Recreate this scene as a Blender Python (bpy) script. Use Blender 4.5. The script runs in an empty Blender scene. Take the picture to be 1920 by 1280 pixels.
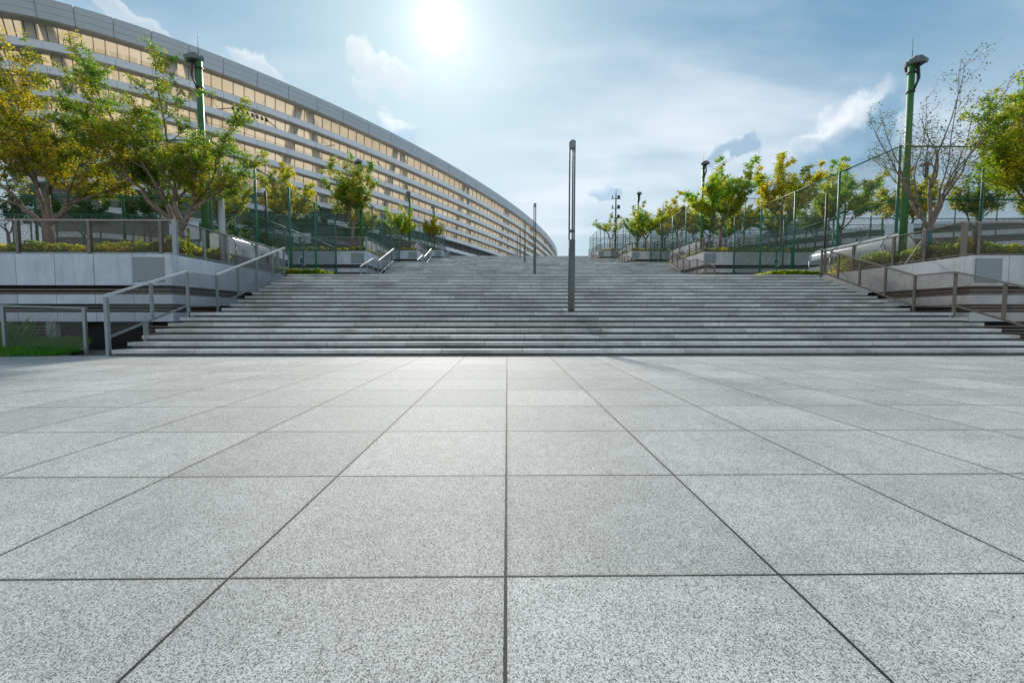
import bpy, math, random
import numpy as np
from mathutils import Vector
R = math.radians
sc = bpy.context.scene
C = sc.collection
rnd = random.Random(7)

# ------------------------------------------------------------------ camera
EYE = .941
PITCH, YAW, FPX = .057, .011, 810.5
cd = bpy.data.cameras.new('camera'); cam = bpy.data.objects.new('camera', cd); C.objects.link(cam)
cam.location = (0, 0, EYE)
cam.rotation_euler = (math.pi/2 - PITCH, 0, -YAW)
cd.sensor_width = 36; cd.lens = FPX/1920*36
cd.clip_start = .05; cd.clip_end = 4000
sc.camera = cam

# ------------------------------------------------------------------ sun, sky, exposure
SUN_EL, SUN_AZ = R(32.7), R(-8.5)          # azimuth measured from +Y towards +X
sun_dir = Vector((math.sin(SUN_AZ)*math.cos(SUN_EL), math.cos(SUN_AZ)*math.cos(SUN_EL), math.sin(SUN_EL)))
sl = bpy.data.lights.new('sun', 'SUN'); sl.energy = 2.4; sl.angle = R(5.); sl.color = (1, .93, .82)
so = bpy.data.objects.new('sun', sl); C.objects.link(so)
so.rotation_euler = (-sun_dir).to_track_quat('-Z', 'Y').to_euler()
sc.view_settings.view_transform = 'Standard'; sc.view_settings.look = 'None'
sc.view_settings.gamma = 1; sc.view_settings.exposure = .83
sc.cycles.transparent_max_bounces = 40; sc.cycles.max_bounces = 8
sc.cycles.use_denoising = True
sc.cycles.denoising_prefilter = 'NONE'
sc.cycles.sample_clamp_indirect = 4

class NT:
    def __init__(s, tree): s.t = tree; s.n = tree.nodes; s.l = tree.links
    def new(s, typ, **kw):
        n = s.n.new(typ)
        for k, v in kw.items(): setattr(n, k, v)
        return n
    def put(s, sock, v):
        if isinstance(v, bpy.types.NodeSocket): s.l.new(v, sock)
        elif v is not None: sock.default_value = v
    def math(s, op, a, b=None, c=None, clamp=False):
        n = s.new('ShaderNodeMath', operation=op, use_clamp=clamp)
        s.put(n.inputs[0], a); s.put(n.inputs[1], b); s.put(n.inputs[2], c)
        return n.outputs[0]
    def vmath(s, op, a, b=None, out=0):
        n = s.new('ShaderNodeVectorMath', operation=op)
        s.put(n.inputs[0], a)
        if b is not None: s.put(n.inputs[3] if op == 'SCALE' else n.inputs[1], b)
        return n.outputs[out]
    def mix(s, f, a, b, blend='MIX'):
        n = s.new('ShaderNodeMix', data_type='RGBA', blend_type=blend)
        s.put(n.inputs[0], f); s.put(n.inputs[6], a); s.put(n.inputs[7], b)
        return n.outputs[2]
    def noise(s, vec, scale, detail=4, rough=.55, out=0):
        n = s.new('ShaderNodeTexNoise')
        if vec is not None: s.put(n.inputs['Vector'], vec)
        n.inputs['Scale'].default_value = scale; n.inputs['Detail'].default_value = detail
        n.inputs['Roughness'].default_value = rough
        return n.outputs[out]
    def ramp(s, f, a, b, lo=0., hi=1., smooth=True):
        n = s.new('ShaderNodeMapRange', interpolation_type='SMOOTHSTEP' if smooth else 'LINEAR')
        s.put(n.inputs[0], f)
        for i, v in enumerate((a, b, lo, hi)): s.put(n.inputs[i+1], v)
        return n.outputs[0]
    def comb(s, x, y, z):
        n = s.new('ShaderNodeCombineXYZ'); s.put(n.inputs[0], x); s.put(n.inputs[1], y); s.put(n.inputs[2], z); return n.outputs[0]
    def sep(s, v):
        n = s.new('ShaderNodeSeparateXYZ'); s.put(n.inputs[0], v); return n.outputs

def pxdir(px, py):                          # direction in the world of one point of the sky
    x = (px-960)/FPX; u = (640-py)/FPX
    y = math.cos(PITCH)+u*math.sin(PITCH); z = -math.sin(PITCH)+u*math.cos(PITCH)
    return Vector((x*math.cos(YAW)+y*math.sin(YAW), -x*math.sin(YAW)+y*math.cos(YAW), z)).normalized()

w = bpy.data.worlds.new('World'); sc.world = w; w.use_nodes = True
T = NT(w.node_tree); T.n.clear()
out = T.new('ShaderNodeOutputWorld'); bg = T.new('ShaderNodeBackground')
sky = T.new('ShaderNodeTexSky', sky_type='NISHITA', sun_disc=False)
sky.sun_elevation = SUN_EL; sky.sun_rotation = SUN_AZ; sky.altitude = 0
sky.air_density = 1.1; sky.dust_density = .7; sky.ozone_density = 2.
SKYS = .10
D = T.vmath('NORMALIZE', T.new('ShaderNodeTexCoord').outputs['Generated'])
dx, dy, dz = T.sep(D)
base = T.mix(1., sky.outputs[0], (SKYS, SKYS, SKYS, 1), 'MULTIPLY')
base = T.mix(1., base, (.40, .72, .88, 1), 'MULTIPLY')
base = T.vmath('DIVIDE', base, T.vmath('ADD', T.vmath('SCALE', base, 1.25), (1., 1., 1.)))
cs = T.math('MAXIMUM', T.vmath('DOT_PRODUCT', D, tuple(sun_dir), out=1), 0.)
dk = T.math('MULTIPLY', T.math('MULTIPLY', T.ramp(cs, .96, .74), T.ramp(cs, .2, .55)), .42)
base = T.mix(T.math('MULTIPLY', dk, 2.1), base, (.082, .195, .300, 1))
# thin veil of high cloud, thicker towards the sun and the horizon
pz = T.math('ADD', T.math('MAXIMUM', dz, 0.), .22)
plane = T.comb(T.math('DIVIDE', dx, pz), T.math('DIVIDE', dy, pz), 0.)
mp = T.new('ShaderNodeMapping'); T.put(mp.inputs[0], plane)
mp.inputs['Rotation'].default_value = (0, 0, R(35)); mp.inputs['Scale'].default_value = (.55, 1.5, 1)
veil = T.ramp(T.noise(mp.outputs[0], 1.3, 7, .52), .42, .66)
veil2 = T.ramp(T.noise(plane, .75, 4, .5), .40, .60)
near = T.math('POWER', cs, 7.)
hor = T.ramp(dz, .02, .56, 1., 0.)
vf = T.math('ADD', T.math('MULTIPLY', veil, .46), T.math('MULTIPLY', near, .22))
vf = T.math('ADD', vf, T.math('MULTIPLY', hor, .78))
sd = T.vmath('DOT_PRODUCT', D, tuple(sun_dir), out=1)
vf = T.math('ADD', vf, T.math('MULTIPLY', T.ramp(sd, .25, -.45), .75))     # unseen brightness added behind the camera to fill the shaded fronts
vf = T.math('MULTIPLY', vf, T.math('ADD', T.math('MULTIPLY', veil2, .55), .62))
vf = T.math('MINIMUM', vf, .95)
VE = .515
col = T.mix(vf, base, (VE*.90, VE*1.0, VE*1.09, 1))
# bluish shreds low over the horizon
low = T.ramp(T.noise(T.comb(T.math('MULTIPLY', dx, 1.), dy, T.math('MULTIPLY', dz, 3.2)), 3.4, 5, .55), .52, .70)
low = T.math('MULTIPLY', low, T.ramp(dz, .36, .10))
col = T.mix(T.math('MULTIPLY', low, .65), col, (.24, .35, .48, 1))
# single clouds with a bright edge towards the sun
warp = T.vmath('SUBTRACT', T.noise(D, 13., 8, .62, out=1), (.5, .5, .5))
def cloud(px, py, rx, ry, rot, body, rim, dens=1., la=-.5, lb=.9, wob=.13):
    global col
    c = pxdir(px, py); right = Vector((c.y, -c.x, 0)).normalized(); up = right.cross(c)
    ca, sa = math.cos(R(rot)), math.sin(R(rot))
    a = right*ca + up*sa; b = up*ca - right*sa
    dd = T.vmath('ADD', D, T.vmath('SCALE', warp, wob))
    rel = T.vmath('SUBTRACT', dd, tuple(c))
    fwd = T.ramp(T.vmath('DOT_PRODUCT', D, tuple(c), out=1), .6, .8)
    u = T.math('DIVIDE', T.vmath('DOT_PRODUCT', rel, tuple(a), out=1), rx)
    v = T.math('DIVIDE', T.vmath('DOT_PRODUCT', rel, tuple(b), out=1), ry)
    d = T.math('SQRT', T.math('ADD', T.math('MULTIPLY', u, u), T.math('MULTIPLY', v, v)))
    m = T.math('MULTIPLY', T.math('MULTIPLY', T.ramp(d, 1.08, .70), fwd), dens)
    lit = T.ramp(T.math('ADD', T.math('MULTIPLY', u, la), T.math('MULTIPLY', v, lb)), .05, .80)
    cc = T.mix(lit, body+(1,), rim+(1,))
    col = T.mix(m, col, cc)
BODY = (.155, .25, .34); RIM = (.52, .55, .59)
cloud(1588, 262, .058, .105, -36, BODY, RIM, 1., -1., .35, .11)
cloud(1490, 318, .10, .045, 14, (.20, .30, .39), (.42, .47, .53), .75, -.4, .9, .11)
cloud(1640, 205, .045, .040, 0, (.16, .26, .36), (.40, .46, .51), .8, -1., .5)
cloud(1370, 292, .050, .022, 8, (.19, .28, .38), (.42, .47, .53), .8)
cloud(1140, 364, .040, .014, 0, (.22, .33, .45), (.34, .42, .50), .7, wob=.07)
cloud(715, 130, .075, .028, -28, (.42, .46, .49), (.56, .57, .56), .55)
cloud(690, 170, .035, .025, -20, (.42, .46, .50), (.54, .55, .55), .35)
cloud(250, 38, .11, .012, -22, (.36, .42, .47), (.48, .50, .53), .6, wob=.07)
cloud(490, 130, .055, .015, -30, (.38, .44, .49), (.52, .54, .55), .6, wob=.08)
cloud(742, 248, .045, .030, -25, (.28, .38, .48), (.54, .57, .58), .7, wob=.1)
# glare round the sun (light scattered in the hazy air)
def glow(p, k, c):
    global col
    g = T.math('MULTIPLY', T.math('POWER', cs, p), k)
    col = T.mix(1., col, T.mix(g, (0, 0, 0, 1), c+(1,)), 'ADD')
glow(12., .02, (.9, .98, 1.))
glow(70., .055, (1, 1, .98))
glow(500., .16, (1, 1, .97))
glow(3500., 1.3, (1, 1, .97))
g = T.ramp(cs, .9995, .99999)
col = T.mix(1., col, T.mix(g, (0, 0, 0, 1), (5., 5., 4.8, 1)), 'ADD')
T.put(bg.inputs[0], col); bg.inputs[1].default_value = 1.
T.l.new(bg.outputs[0], out.inputs[0])

# ------------------------------------------------------------------ materials
def material(name):
    m = bpy.data.materials.new(name); m.use_nodes = True
    t = NT(m.node_tree); b = m.node_tree.nodes['Principled BSDF']
    return m, t, b
def obc(t): return t.new('ShaderNodeTexCoord').outputs['Object']
def wpos(t): return t.new('ShaderNodeNewGeometry').outputs['Position']
def isl(t): return t.new('ShaderNodeNewGeometry').outputs['Random Per Island']
def bump(t, b, h, dist, strength=1.):
    n = t.new('ShaderNodeBump'); n.inputs['Distance'].default_value = dist; n.inputs['Strength'].default_value = strength
    t.put(n.inputs['Height'], h); t.l.new(n.outputs[0], b.inputs['Normal'])
def plain(name, col, rough=.5, metal=0., var=.12, scale=3., spec=.5):
    m, t, b = material(name)
    p = obc(t)
    n = t.noise(p, scale, 5, .6); n2 = t.noise(p, scale*14, 3, .6)
    f = t.math('ADD', t.math('MULTIPLY', n, .65), t.math('MULTIPLY', n2, .35))
    f = t.ramp(f, .3, .7, 1-var, 1+var)
    c = t.mix(1., tuple(col)+(1,), t.comb(f, f, f), 'MULTIPLY')
    t.put(b.inputs['Base Color'], c)
    t.put(b.inputs['Roughness'], t.ramp(n2, .3, .7, max(rough-.07, .02), min(rough+.07, 1)))
    b.inputs['Metallic'].default_value = metal; b.inputs['Specular IOR Level'].default_value = spec
    return m

def granite(name, light, dark, joints=False, rough=.55, island=0.):
    m, t, b = material(name)
    p = wpos(t)
    v = t.new('ShaderNodeTexVoronoi', feature='F1'); t.put(v.inputs['Vector'], p); v.inputs['Scale'].default_value = 330.
    v2 = t.new('ShaderNodeTexVoronoi', feature='F1'); t.put(v2.inputs['Vector'], p); v2.inputs['Scale'].default_value = 200.
    g1 = t.sep(v.outputs['Color'])[0]; g2 = t.sep(v2.outputs['Color'])[1]; g3 = t.noise(p, 40., 3, .7)
    speck = t.ramp(t.math('ADD', t.math('ADD', t.math('MULTIPLY', g1, .52), t.math('MULTIPLY', g2, .34)), t.math('MULTIPLY', g3, .10)), .17, .58)
    big = t.noise(p, 1.1, 5, .6); mid = t.noise(p, 9., 4, .6)
    c = t.mix(speck, dark+(1,), light+(1,))
    bl = t.ramp(t.sep(v.outputs['Color'])[2], .90, .97)
    c = t.mix(t.math('MULTIPLY', bl, .75), c, (dark[0]*.35, dark[1]*.35, dark[2]*.35, 1))
    f = t.math('ADD', t.math('MULTIPLY', big, .6), t.math('MULTIPLY', mid, .4))
    k = t.ramp(f, .3, .7, .80, 1.13)
    ro = rough
    h = t.math('MULTIPLY', speck, .4)
    if joints:
        x, y, z = t.sep(p)
        xs = t.math('ADD', x, .006); ys = t.math('SUBTRACT', y, .5185)
        wn = t.new('ShaderNodeTexWhiteNoise', noise_dimensions='2D')
        t.put(wn.inputs['Vector'], t.comb(t.math('FLOOR', xs), t.math('FLOOR', ys), 0.))
        k = t.math('MULTIPLY', k, t.ramp(wn.outputs[0], 0., 1., .87, 1.08, False))
        def jd(a):
            fr = t.math('FRACT', t.math('ADD', a, 100.5))
            return t.math('ABSOLUTE', t.math('SUBTRACT', fr, .5))
        d = t.math('MINIMUM', jd(xs), jd(ys))
        edge = t.math('ADD', d, t.math('MULTIPLY', t.math('SUBTRACT', t.noise(p, 45., 4, .7), .5), .005))
        jn = t.ramp(edge, .0046, .0062, 1., 0.)
        grime = t.math('MULTIPLY', t.ramp(d, .004, .035, 1., 0.), .12)
        dust = t.ramp(t.noise(p, 2.3, 3), .5, .72)
        jc = t.mix(dust, (.008, .012, .011, 1), (.035, .04, .036, 1))
    c = t.mix(1., c, t.comb(k, k, k), 'MULTIPLY')
    if joints:
        c = t.mix(grime, c, (.1, .1, .09, 1)); c = t.mix(jn, c, jc)
        h = t.math('SUBTRACT', h, t.math('MULTIPLY', jn, 4.))
        vs_ = t.new('ShaderNodeTexVoronoi', feature='F1'); t.put(vs_.inputs['Vector'], t.comb(x, y, 0.)); vs_.inputs['Scale'].default_value = 1.7
        sz = t.math('MULTIPLY', t.sep(vs_.outputs['Color'])[0], .022)
        spot = t.ramp(t.math('SUBTRACT', vs_.outputs['Distance'], sz), -.001, .008, 1., 0.)      # old gum and drip spots
        spot = t.math('MULTIPLY', spot, t.ramp(t.sep(vs_.outputs['Color'])[1], .55, .75))
        c = t.mix(t.math('MULTIPLY', spot, .45), c, (.07, .075, .07, 1))
        st = t.ramp(t.noise(p, .55, 6, .65), .56, .74)
        c = t.mix(t.math('MULTIPLY', st, .22), c, (.16, .17, .16, 1))
    if island:
        r = isl(t)
        kk = t.ramp(r, 0., 1., 1-island, 1+island, False)
        c = t.mix(1., c, t.comb(kk, kk, kk), 'MULTIPLY')
        mp2 = t.new('ShaderNodeMapping'); t.put(mp2.inputs[0], p); mp2.inputs['Scale'].default_value = (.5, .5, 1.2)
        st = t.ramp(t.noise(mp2.outputs[0], 1.3, 6, .62), .50, .66)
        c = t.mix(t.math('MULTIPLY', st, .38), c, (.13, .135, .12, 1))
        dr = t.ramp(t.noise(t.comb(t.math('MULTIPLY', t.sep(p)[0], 9.), 0., t.math('MULTIPLY', t.sep(p)[2], .8)), 1., 4, .6), .5, .72)
        c = t.mix(t.math('MULTIPLY', dr, .22), c, (.16, .16, .14, 1))
    t.put(b.inputs['Base Color'], c)
    t.put(b.inputs['Roughness'], t.ramp(f, .3, .7, ro-.03, ro+.03))
    b.inputs['Specular IOR Level'].default_value = .36
    bump(t, b, h, .0012, .6)
    return m
M = {}
M['plaza'] = granite('plaza granite', (.52, .53, .515), (.10, .106, .102), True, .71)
M['step'] = granite('step granite', (.63, .64, .61), (.38, .39, .37), False, .6, .20)
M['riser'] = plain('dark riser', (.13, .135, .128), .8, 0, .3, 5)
M['landing'] = granite('landing granite', (.50, .51, .50), (.30, .31, .30), False, .55)
def concrete(name, c0, stain=.4, rust=0.):
    m, t, b = material(name)
    p = wpos(t)
    n = t.noise(p, 1.7, 6, .62); n2 = t.noise(p, 16., 4, .6)
    x, y, z = t.sep(p)
    dr = t.noise(t.comb(t.math('MULTIPLY', x, 5.), t.math('MULTIPLY', y, 5.), t.math('MULTIPLY', z, .7)), 1., 4, .6)
    k = t.ramp(t.math('ADD', t.math('MULTIPLY', n, .7), t.math('MULTIPLY', n2, .3)), .3, .7, .84, 1.1)
    c = t.mix(1., c0+(1,), t.comb(k, k, k), 'MULTIPLY')
    c = t.mix(t.math('MULTIPLY', t.ramp(dr, .5, .75), stain), c, (c0[0]*.45, c0[1]*.46, c0[2]*.45, 1))
    if rust:
        c = t.mix(t.math('MULTIPLY', t.ramp(t.noise(p, .9, 3), .58, .72), rust), c, (.40, .24, .13, 1))
    r = isl(t); kk = t.ramp(r, 0., 1., .94, 1.05, False)
    c = t.mix(1., c, t.comb(kk, kk, kk), 'MULTIPLY')
    t.put(b.inputs['Base Color'], c); b.inputs['Roughness'].default_value = .75
    bump(t, b, n2, .004, .5)
    return m
M['white_wall'] = concrete('pale wall concrete', (.50, .56, .62), .35)
M['tan_wall'] = concrete('weathered pale concrete', (.54, .55, .55), .35, .3)
M['concrete'] = concrete('grey concrete', (.30, .31, .30), .3)
M['louvre'] = plain('brown louvre', (.13, .105, .09), .5, .3, .2, 4)
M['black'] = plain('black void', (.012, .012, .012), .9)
M['panel'] = plain('grey painted steel', (.22, .27, .27), .55, .0, .05, 2)
M['rail'] = plain('grey galvanised steel', (.25, .285, .295), .42, .55, .1, 6)
M['rail_cap'] = plain('bright rail cap', (.52, .55, .56), .55, .35, .08, 6)
M['brown_rail'] = plain('bronze brown steel', (.15, .13, .115), .45, .5, .12, 6)  # on the right stair railings the brown is sun reflection put into the colour
M['brown_cap'] = plain('bronze rail cap', (.26, .23, .21), .35, .7, .1, 6)
M['green_post'] = plain('green enamel', (.014, .13, .070), .48, 0, .12, 6)
M['green_pole'] = plain('green glossy pole paint', (.035, .15, .035), .5, 0, .12, 3)
M['lamp_grey'] = plain('dark grey lamp post', (.10, .115, .115), .6, .1, .08, 4)
M['lamp_cap'] = plain('lamp cap', (.20, .21, .22), .5, .2, .08, 4)
M['head'] = plain('weathered lamp housing', (.13, .16, .16), .5, .3, .15, 8)
M['dark_metal'] = plain('black metal', (.03, .032, .034), .5, .3, .1, 8)
M['white_paint'] = plain('white paint', (.72, .74, .76), .4, 0, .05, 8)
M['pale_paint'] = plain('pale grey pole paint', (.42, .45, .47), .6, 0, .06, 5)
M['hoop'] = plain('orange hoop', (.5, .12, .04), .5)
M['board'] = plain('white backboard', (.62, .68, .72), .3, 0, .05, 3)
M['fascia'] = plain('pale aluminium fascia', (.80, .84, .88), .5, 0, .04, .25)
M['rim'] = plain('blue grey aluminium cladding', (.50, .555, .585), .5, .1, .05, .2)
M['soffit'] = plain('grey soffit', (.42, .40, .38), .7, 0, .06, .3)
M['mullion'] = plain('dark mullion', (.10, .10, .10), .5, .3)
M['column'] = concrete('column concrete', (.80, .80, .77), .15)
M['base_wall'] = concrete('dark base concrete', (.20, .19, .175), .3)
M['court'] = plain('court surface', (.05, .12, .08), .8, 0, .2, .5)
M['soil'] = plain('soil', (.07, .055, .035), .95, 0, .4, 4)
M['ground'] = plain('ground', (.16, .15, .13), .95, 0, .3, .3)
M['farbuild'] = plain('far grey roof', (.22, .24, .27), .6, .1, .08, .1)
M['fargreen'] = plain('far green panel', (.16, .36, .28), .6, .1, .08, .1)
M['wrap'] = plain('teal tree wrap', (.03, .16, .16), .9, 0, .2, 9)
M['prop'] = plain('bamboo prop', (.36, .33, .27), .7, 0, .2, 9)
M['signblue'] = plain('sign blue', (.05, .13, .30), .5)
m, t, b = material('bark'); M['bark'] = m
p = obc(t); x, y, z = t.sep(p)
n = t.noise(t.comb(t.math('MULTIPLY', x, 3.), t.math('MULTIPLY', y, 3.), z), 9., 5, .65)
t.put(b.inputs['Base Color'], t.mix(t.ramp(n, .3, .7), (.085, .062, .045, 1), (.25, .19, .145, 1)))
b.inputs['Roughness'].default_value = .85; bump(t, b, n, .02, .7)

def leafmat(name, c1, c2, c3, tr=.6, bright=4.2):
    m, t, b = material(name)
    outn = m.node_tree.nodes['Material Output']
    r = isl(t); n = t.noise(obc(t), .95, 3, .6)
    c = t.mix(t.ramp(r, .1, .9), c1+(1,), c2+(1,))
    f = t.math('ADD', t.math('MULTIPLY', n, 1.0), t.math('MULTIPLY', r, .22))
    c = t.mix(t.ramp(f, .55, .76), c, c3+(1,))
    t.put(b.inputs['Base Color'], c); b.inputs['Roughness'].default_value = .42
    b.inputs['Specular IOR Level'].default_value = .4
    tl = t.new('ShaderNodeBsdfTranslucent')
    t.put(tl.inputs[0], t.mix(1., c, (bright*1.06, bright, bright*.40, 1), 'MULTIPLY'))
    mx = t.new('ShaderNodeMixShader'); mx.inputs[0].default_value = tr
    t.l.new(b.outputs[0], mx.inputs[1]); t.l.new(tl.outputs[0], mx.inputs[2]); t.l.new(mx.outputs[0], outn.inputs[0])
    return m
M['leaf_olive'] = leafmat('olive yellow leaves', (.045, .085, .012), (.12, .125, .016), (.23, .18, .018))
M['leaf_green'] = leafmat('green leaves', (.035, .085, .016), (.07, .12, .018), (.17, .15, .015))
M['leaf_bright'] = leafmat('bright green leaves', (.05, .13, .018), (.10, .17, .020), (.22, .20, .018))
M['leaf_yellow'] = leafmat('yellow leaves', (.09, .12, .014), (.15, .17, .016), (.25, .21, .018))
M['leaf_near'] = leafmat('yellow green leaves', (.06, .12, .015), (.12, .16, .018), (.22, .21, .02))
M['leaf_dark'] = leafmat('dark green leaves', (.02, .055, .012), (.035, .075, .014), (.07, .085, .012))
M['leaf_hedge'] = leafmat('hedge leaves', (.06, .13, .018), (.13, .18, .022), (.28, .25, .03), .5)
M['leaf_sparse'] = leafmat('small sparse leaves', (.05, .10, .02), (.09, .12, .02), (.15, .14, .02), .4, 1.9)
M['grass'] = leafmat('grass blades', (.03, .17, .015), (.06, .25, .02), (.10, .27, .02), .45, 1.8)

def meshmat(name, colr, cell, wire, metal=.3, rough=.5, sq=1.):
    m, t, b = material(name)
    outn = m.node_tree.nodes['Material Output']
    uv = t.new('ShaderNodeTexCoord').outputs['UV']
    u, v, _ = t.sep(uv)
    v = t.math('MULTIPLY', v, sq)
    def line(a):
        fr = t.math('FRACT', t.math('ADD', t.math('DIVIDE', a, cell), 500.))
        return t.math('ABSOLUTE', t.math('SUBTRACT', fr, .5))
    d = t.math('MINIMUM', line(t.math('ADD', u, v)), line(t.math('SUBTRACT', u, v)))
    on = t.math('LESS_THAN', d, wire/cell/2*1.3)
    b.inputs['Base Color'].default_value = colr+(1,); b.inputs['Metallic'].default_value = metal; b.inputs['Roughness'].default_value = rough
    tr = t.new('ShaderNodeBsdfTransparent'); mx = t.new('ShaderNodeMixShader')
    t.put(mx.inputs[0], on); t.l.new(tr.outputs[0], mx.inputs[1]); t.l.new(b.outputs[0], mx.inputs[2]); t.l.new(mx.outputs[0], outn.inputs[0])
    return m
M['chain'] = meshmat('green chain link', (.02, .07, .05), .085, .0078)
M['infill'] = meshmat('grey expanded metal', (.15, .15, .14), .036, .0044, .3, .5, 1.5)
M['brown_infill'] = meshmat('brown expanded metal', (.14, .105, .08), .036, .0046, .3, .5, 1.5)
# glass of the facade, polycarbonate of the canopies, translucent inner membrane
m, t, b = material('facade glass'); M['glass'] = m
outn = m.node_tree.nodes['Material Output']
gl = t.new('ShaderNodeBsdfGlossy'); gl.inputs['Roughness'].default_value = .04; gl.inputs[0].default_value = (.9, .95, 1, 1)
tr = t.new('ShaderNodeBsdfTransparent'); tr.inputs[0].default_value = (.93, .94, .93, 1)
fr = t.new('ShaderNodeFresnel'); fr.inputs[0].default_value = 1.35
mx = t.new('ShaderNodeMixShader'); t.put(mx.inputs[0], fr.outputs[0]); t.l.new(tr.outputs[0], mx.inputs[1]); t.l.new(gl.outputs[0], mx.inputs[2]); t.l.new(mx.outputs[0], outn.inputs[0])
m, t, b = material('polycarbonate vault'); M['poly'] = m
outn = m.node_tree.nodes['Material Output']
b.inputs['Base Color'].default_value = (.80, .84, .88, 1); b.inputs['Roughness'].default_value = .12
tl = t.new('ShaderNodeBsdfTranslucent'); tl.inputs[0].default_value = (.75, .78, .78, 1)
tr = t.new('ShaderNodeBsdfTransparent'); tr.inputs[0].default_value = (.85, .9, .92, 1)
m1 = t.new('ShaderNodeMixShader'); m1.inputs[0].default_value = .5; t.l.new(b.outputs[0], m1.inputs[1]); t.l.new(tl.outputs[0], m1.inputs[2])
m2 = t.new('ShaderNodeMixShader'); m2.inputs[0].default_value = .08; t.l.new(m1.outputs[0], m2.inputs[1]); t.l.new(tr.outputs[0], m2.inputs[2]); t.l.new(m2.outputs[0], outn.inputs[0])
m, t, b = material('beige membrane'); M['membrane'] = m
outn = m.node_tree.nodes['Material Output']
n = t.noise(wpos(t), .12, 4, .5)
c = t.mix(t.ramp(n, .3, .7), (.86, .77, .64, 1), (.93, .85, .74, 1))
t.put(b.inputs['Base Color'], c); b.inputs['Roughness'].default_value = .8
tl = t.new('ShaderNodeBsdfTranslucent'); t.put(tl.inputs[0], c)
mx = t.new('ShaderNodeMixShader'); mx.inputs[0].default_value = .72
t.l.new(b.outputs[0], mx.inputs[1]); t.l.new(tl.outputs[0], mx.inputs[2]); t.l.new(mx.outputs[0], outn.inputs[0])

# ------------------------------------------------------------------ mesh helpers
class MB:
    def __init__(s): s.v = []; s.f = []; s.uv = []
    def face(s, pts, uvs=None):
        i = len(s.v); s.v += [tuple(p) for p in pts]; s.f.append(tuple(range(i, i+len(pts))))
        s.uv += uvs if uvs else [(0, 0)]*len(pts)
    def add(s, vs, fs):
        i = len(s.v); s.v += [tuple(p) for p in vs]
        for f in fs: s.f.append(tuple(i+k for k in f)); s.uv += [(0, 0)]*len(f)
        return s
    def box(s, x0, x1, y0, y1, z0, z1):
        v = [(x, y, z) for z in (z0, z1) for x, y in ((x0, y0), (x1, y0), (x1, y1), (x0, y1))]
        return s.add(v, [(0, 3, 2, 1), (4, 5, 6, 7), (0, 1, 5, 4), (1, 2, 6, 5), (2, 3, 7, 6), (3, 0, 4, 7)])
    def bar(s, p, q, wd, ht, up=(0, 0, 1)):     # box along p-q; wd sideways, ht along up
        p = Vector(p); q = Vector(q); d = (q-p).normalized(); sd = d.cross(Vector(up))
        if sd.length < 1e-4: sd = d.cross(Vector((0, 1, 0)))
        sd.normalize(); u = sd.cross(d).normalized()
        v = [e + sd*(a*wd/2) + u*(c*ht/2) for e in (p, q) for a, c in ((-1, -1), (1, -1), (1, 1), (-1, 1))]
        return s.add(v, [(0, 3, 2, 1), (4, 5, 6, 7), (0, 1, 5, 4), (1, 2, 6, 5), (2, 3, 7, 6), (3, 0, 4, 7)])
    def tube(s, pts, rad, n=8, cap=True):
        pts = [Vector(p) for p in pts]; rad = rad if isinstance(rad, (list, tuple)) else [rad]*len(pts)
        vs = []; ref = Vector((.13, .97, .2))
        for i, p in enumerate(pts):
            d = (pts[min(i+1, len(pts)-1)] - pts[max(i-1, 0)]).normalized()
            a = d.cross(ref)
            if a.length < .05: a = d.cross(Vector((1, 0, 0)))
            a.normalize(); b2 = d.cross(a)
            for k in range(n):
                th = 2*math.pi*k/n; vs.append(p + (a*math.cos(th)+b2*math.sin(th))*rad[i])
        fs = [(i*n+k, i*n+(k+1) % n, (i+1)*n+(k+1) % n, (i+1)*n+k) for i in range(len(pts)-1) for k in range(n)]
        if cap: fs += [tuple(range(n))[::-1], tuple((len(pts)-1)*n+k for k in range(n))]
        return s.add(vs, fs)
    def quad(s, p, q, r_, t_):                  # p,q bottom; r_,t_ top; uv in metres
        L = (Vector(q)-Vector(p)).length
        s.face((p, q, r_, t_), [(0, p[2]), (L, q[2]), (L, r_[2]), (0, t_[2])])
        return s
    def build(s, name, mt, parent=None, smooth=False, bev=0.):
        me = bpy.data.meshes.new(name); me.from_pydata(s.v, [], s.f)
        ul = me.uv_layers.new(name='UVMap')
        ul.data.foreach_set('uv', [c for u in s.uv for c in u])
        me.materials.append(mt if not isinstance(mt, str) else M[mt])
        if smooth: me.polygons.foreach_set('use_smooth', [True]*len(me.polygons))
        me.update()
        o = bpy.data.objects.new(name, me); C.objects.link(o)
        if parent: o.parent = parent
        if parent and parent.location.length > 0: o.matrix_parent_inverse = __import__('mathutils').Matrix.Translation(-parent.location)
        if bev:
            bm = o.modifiers.new('bevel', 'BEVEL'); bm.width = bev; bm.segments = 2; bm.limit_method = 'ANGLE'
        return o
def tag(o, label=None, cat=None, group=None, kind=None):
    if label: o['label'] = label
    if cat: o['category'] = cat
    if group: o['group'] = group
    if kind: o['kind'] = kind
    return o
def empty(name, loc, label, cat, group=None):
    o = bpy.data.objects.new(name, None); C.objects.link(o); o.location = loc; o.empty_display_size = .2
    return tag(o, label, cat, group)
def copy_tree(o, loc, label):
    c = o.copy(); C.objects.link(c); c.location = loc; c['label'] = label
    for ch in list(o.children):
        d = ch.copy(); C.objects.link(d); d.parent = c
        for g in list(ch.children):
            e = g.copy(); C.objects.link(e); e.parent = d
    return c
ORD = ['lowest', 'second', 'third', 'topmost']

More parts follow.
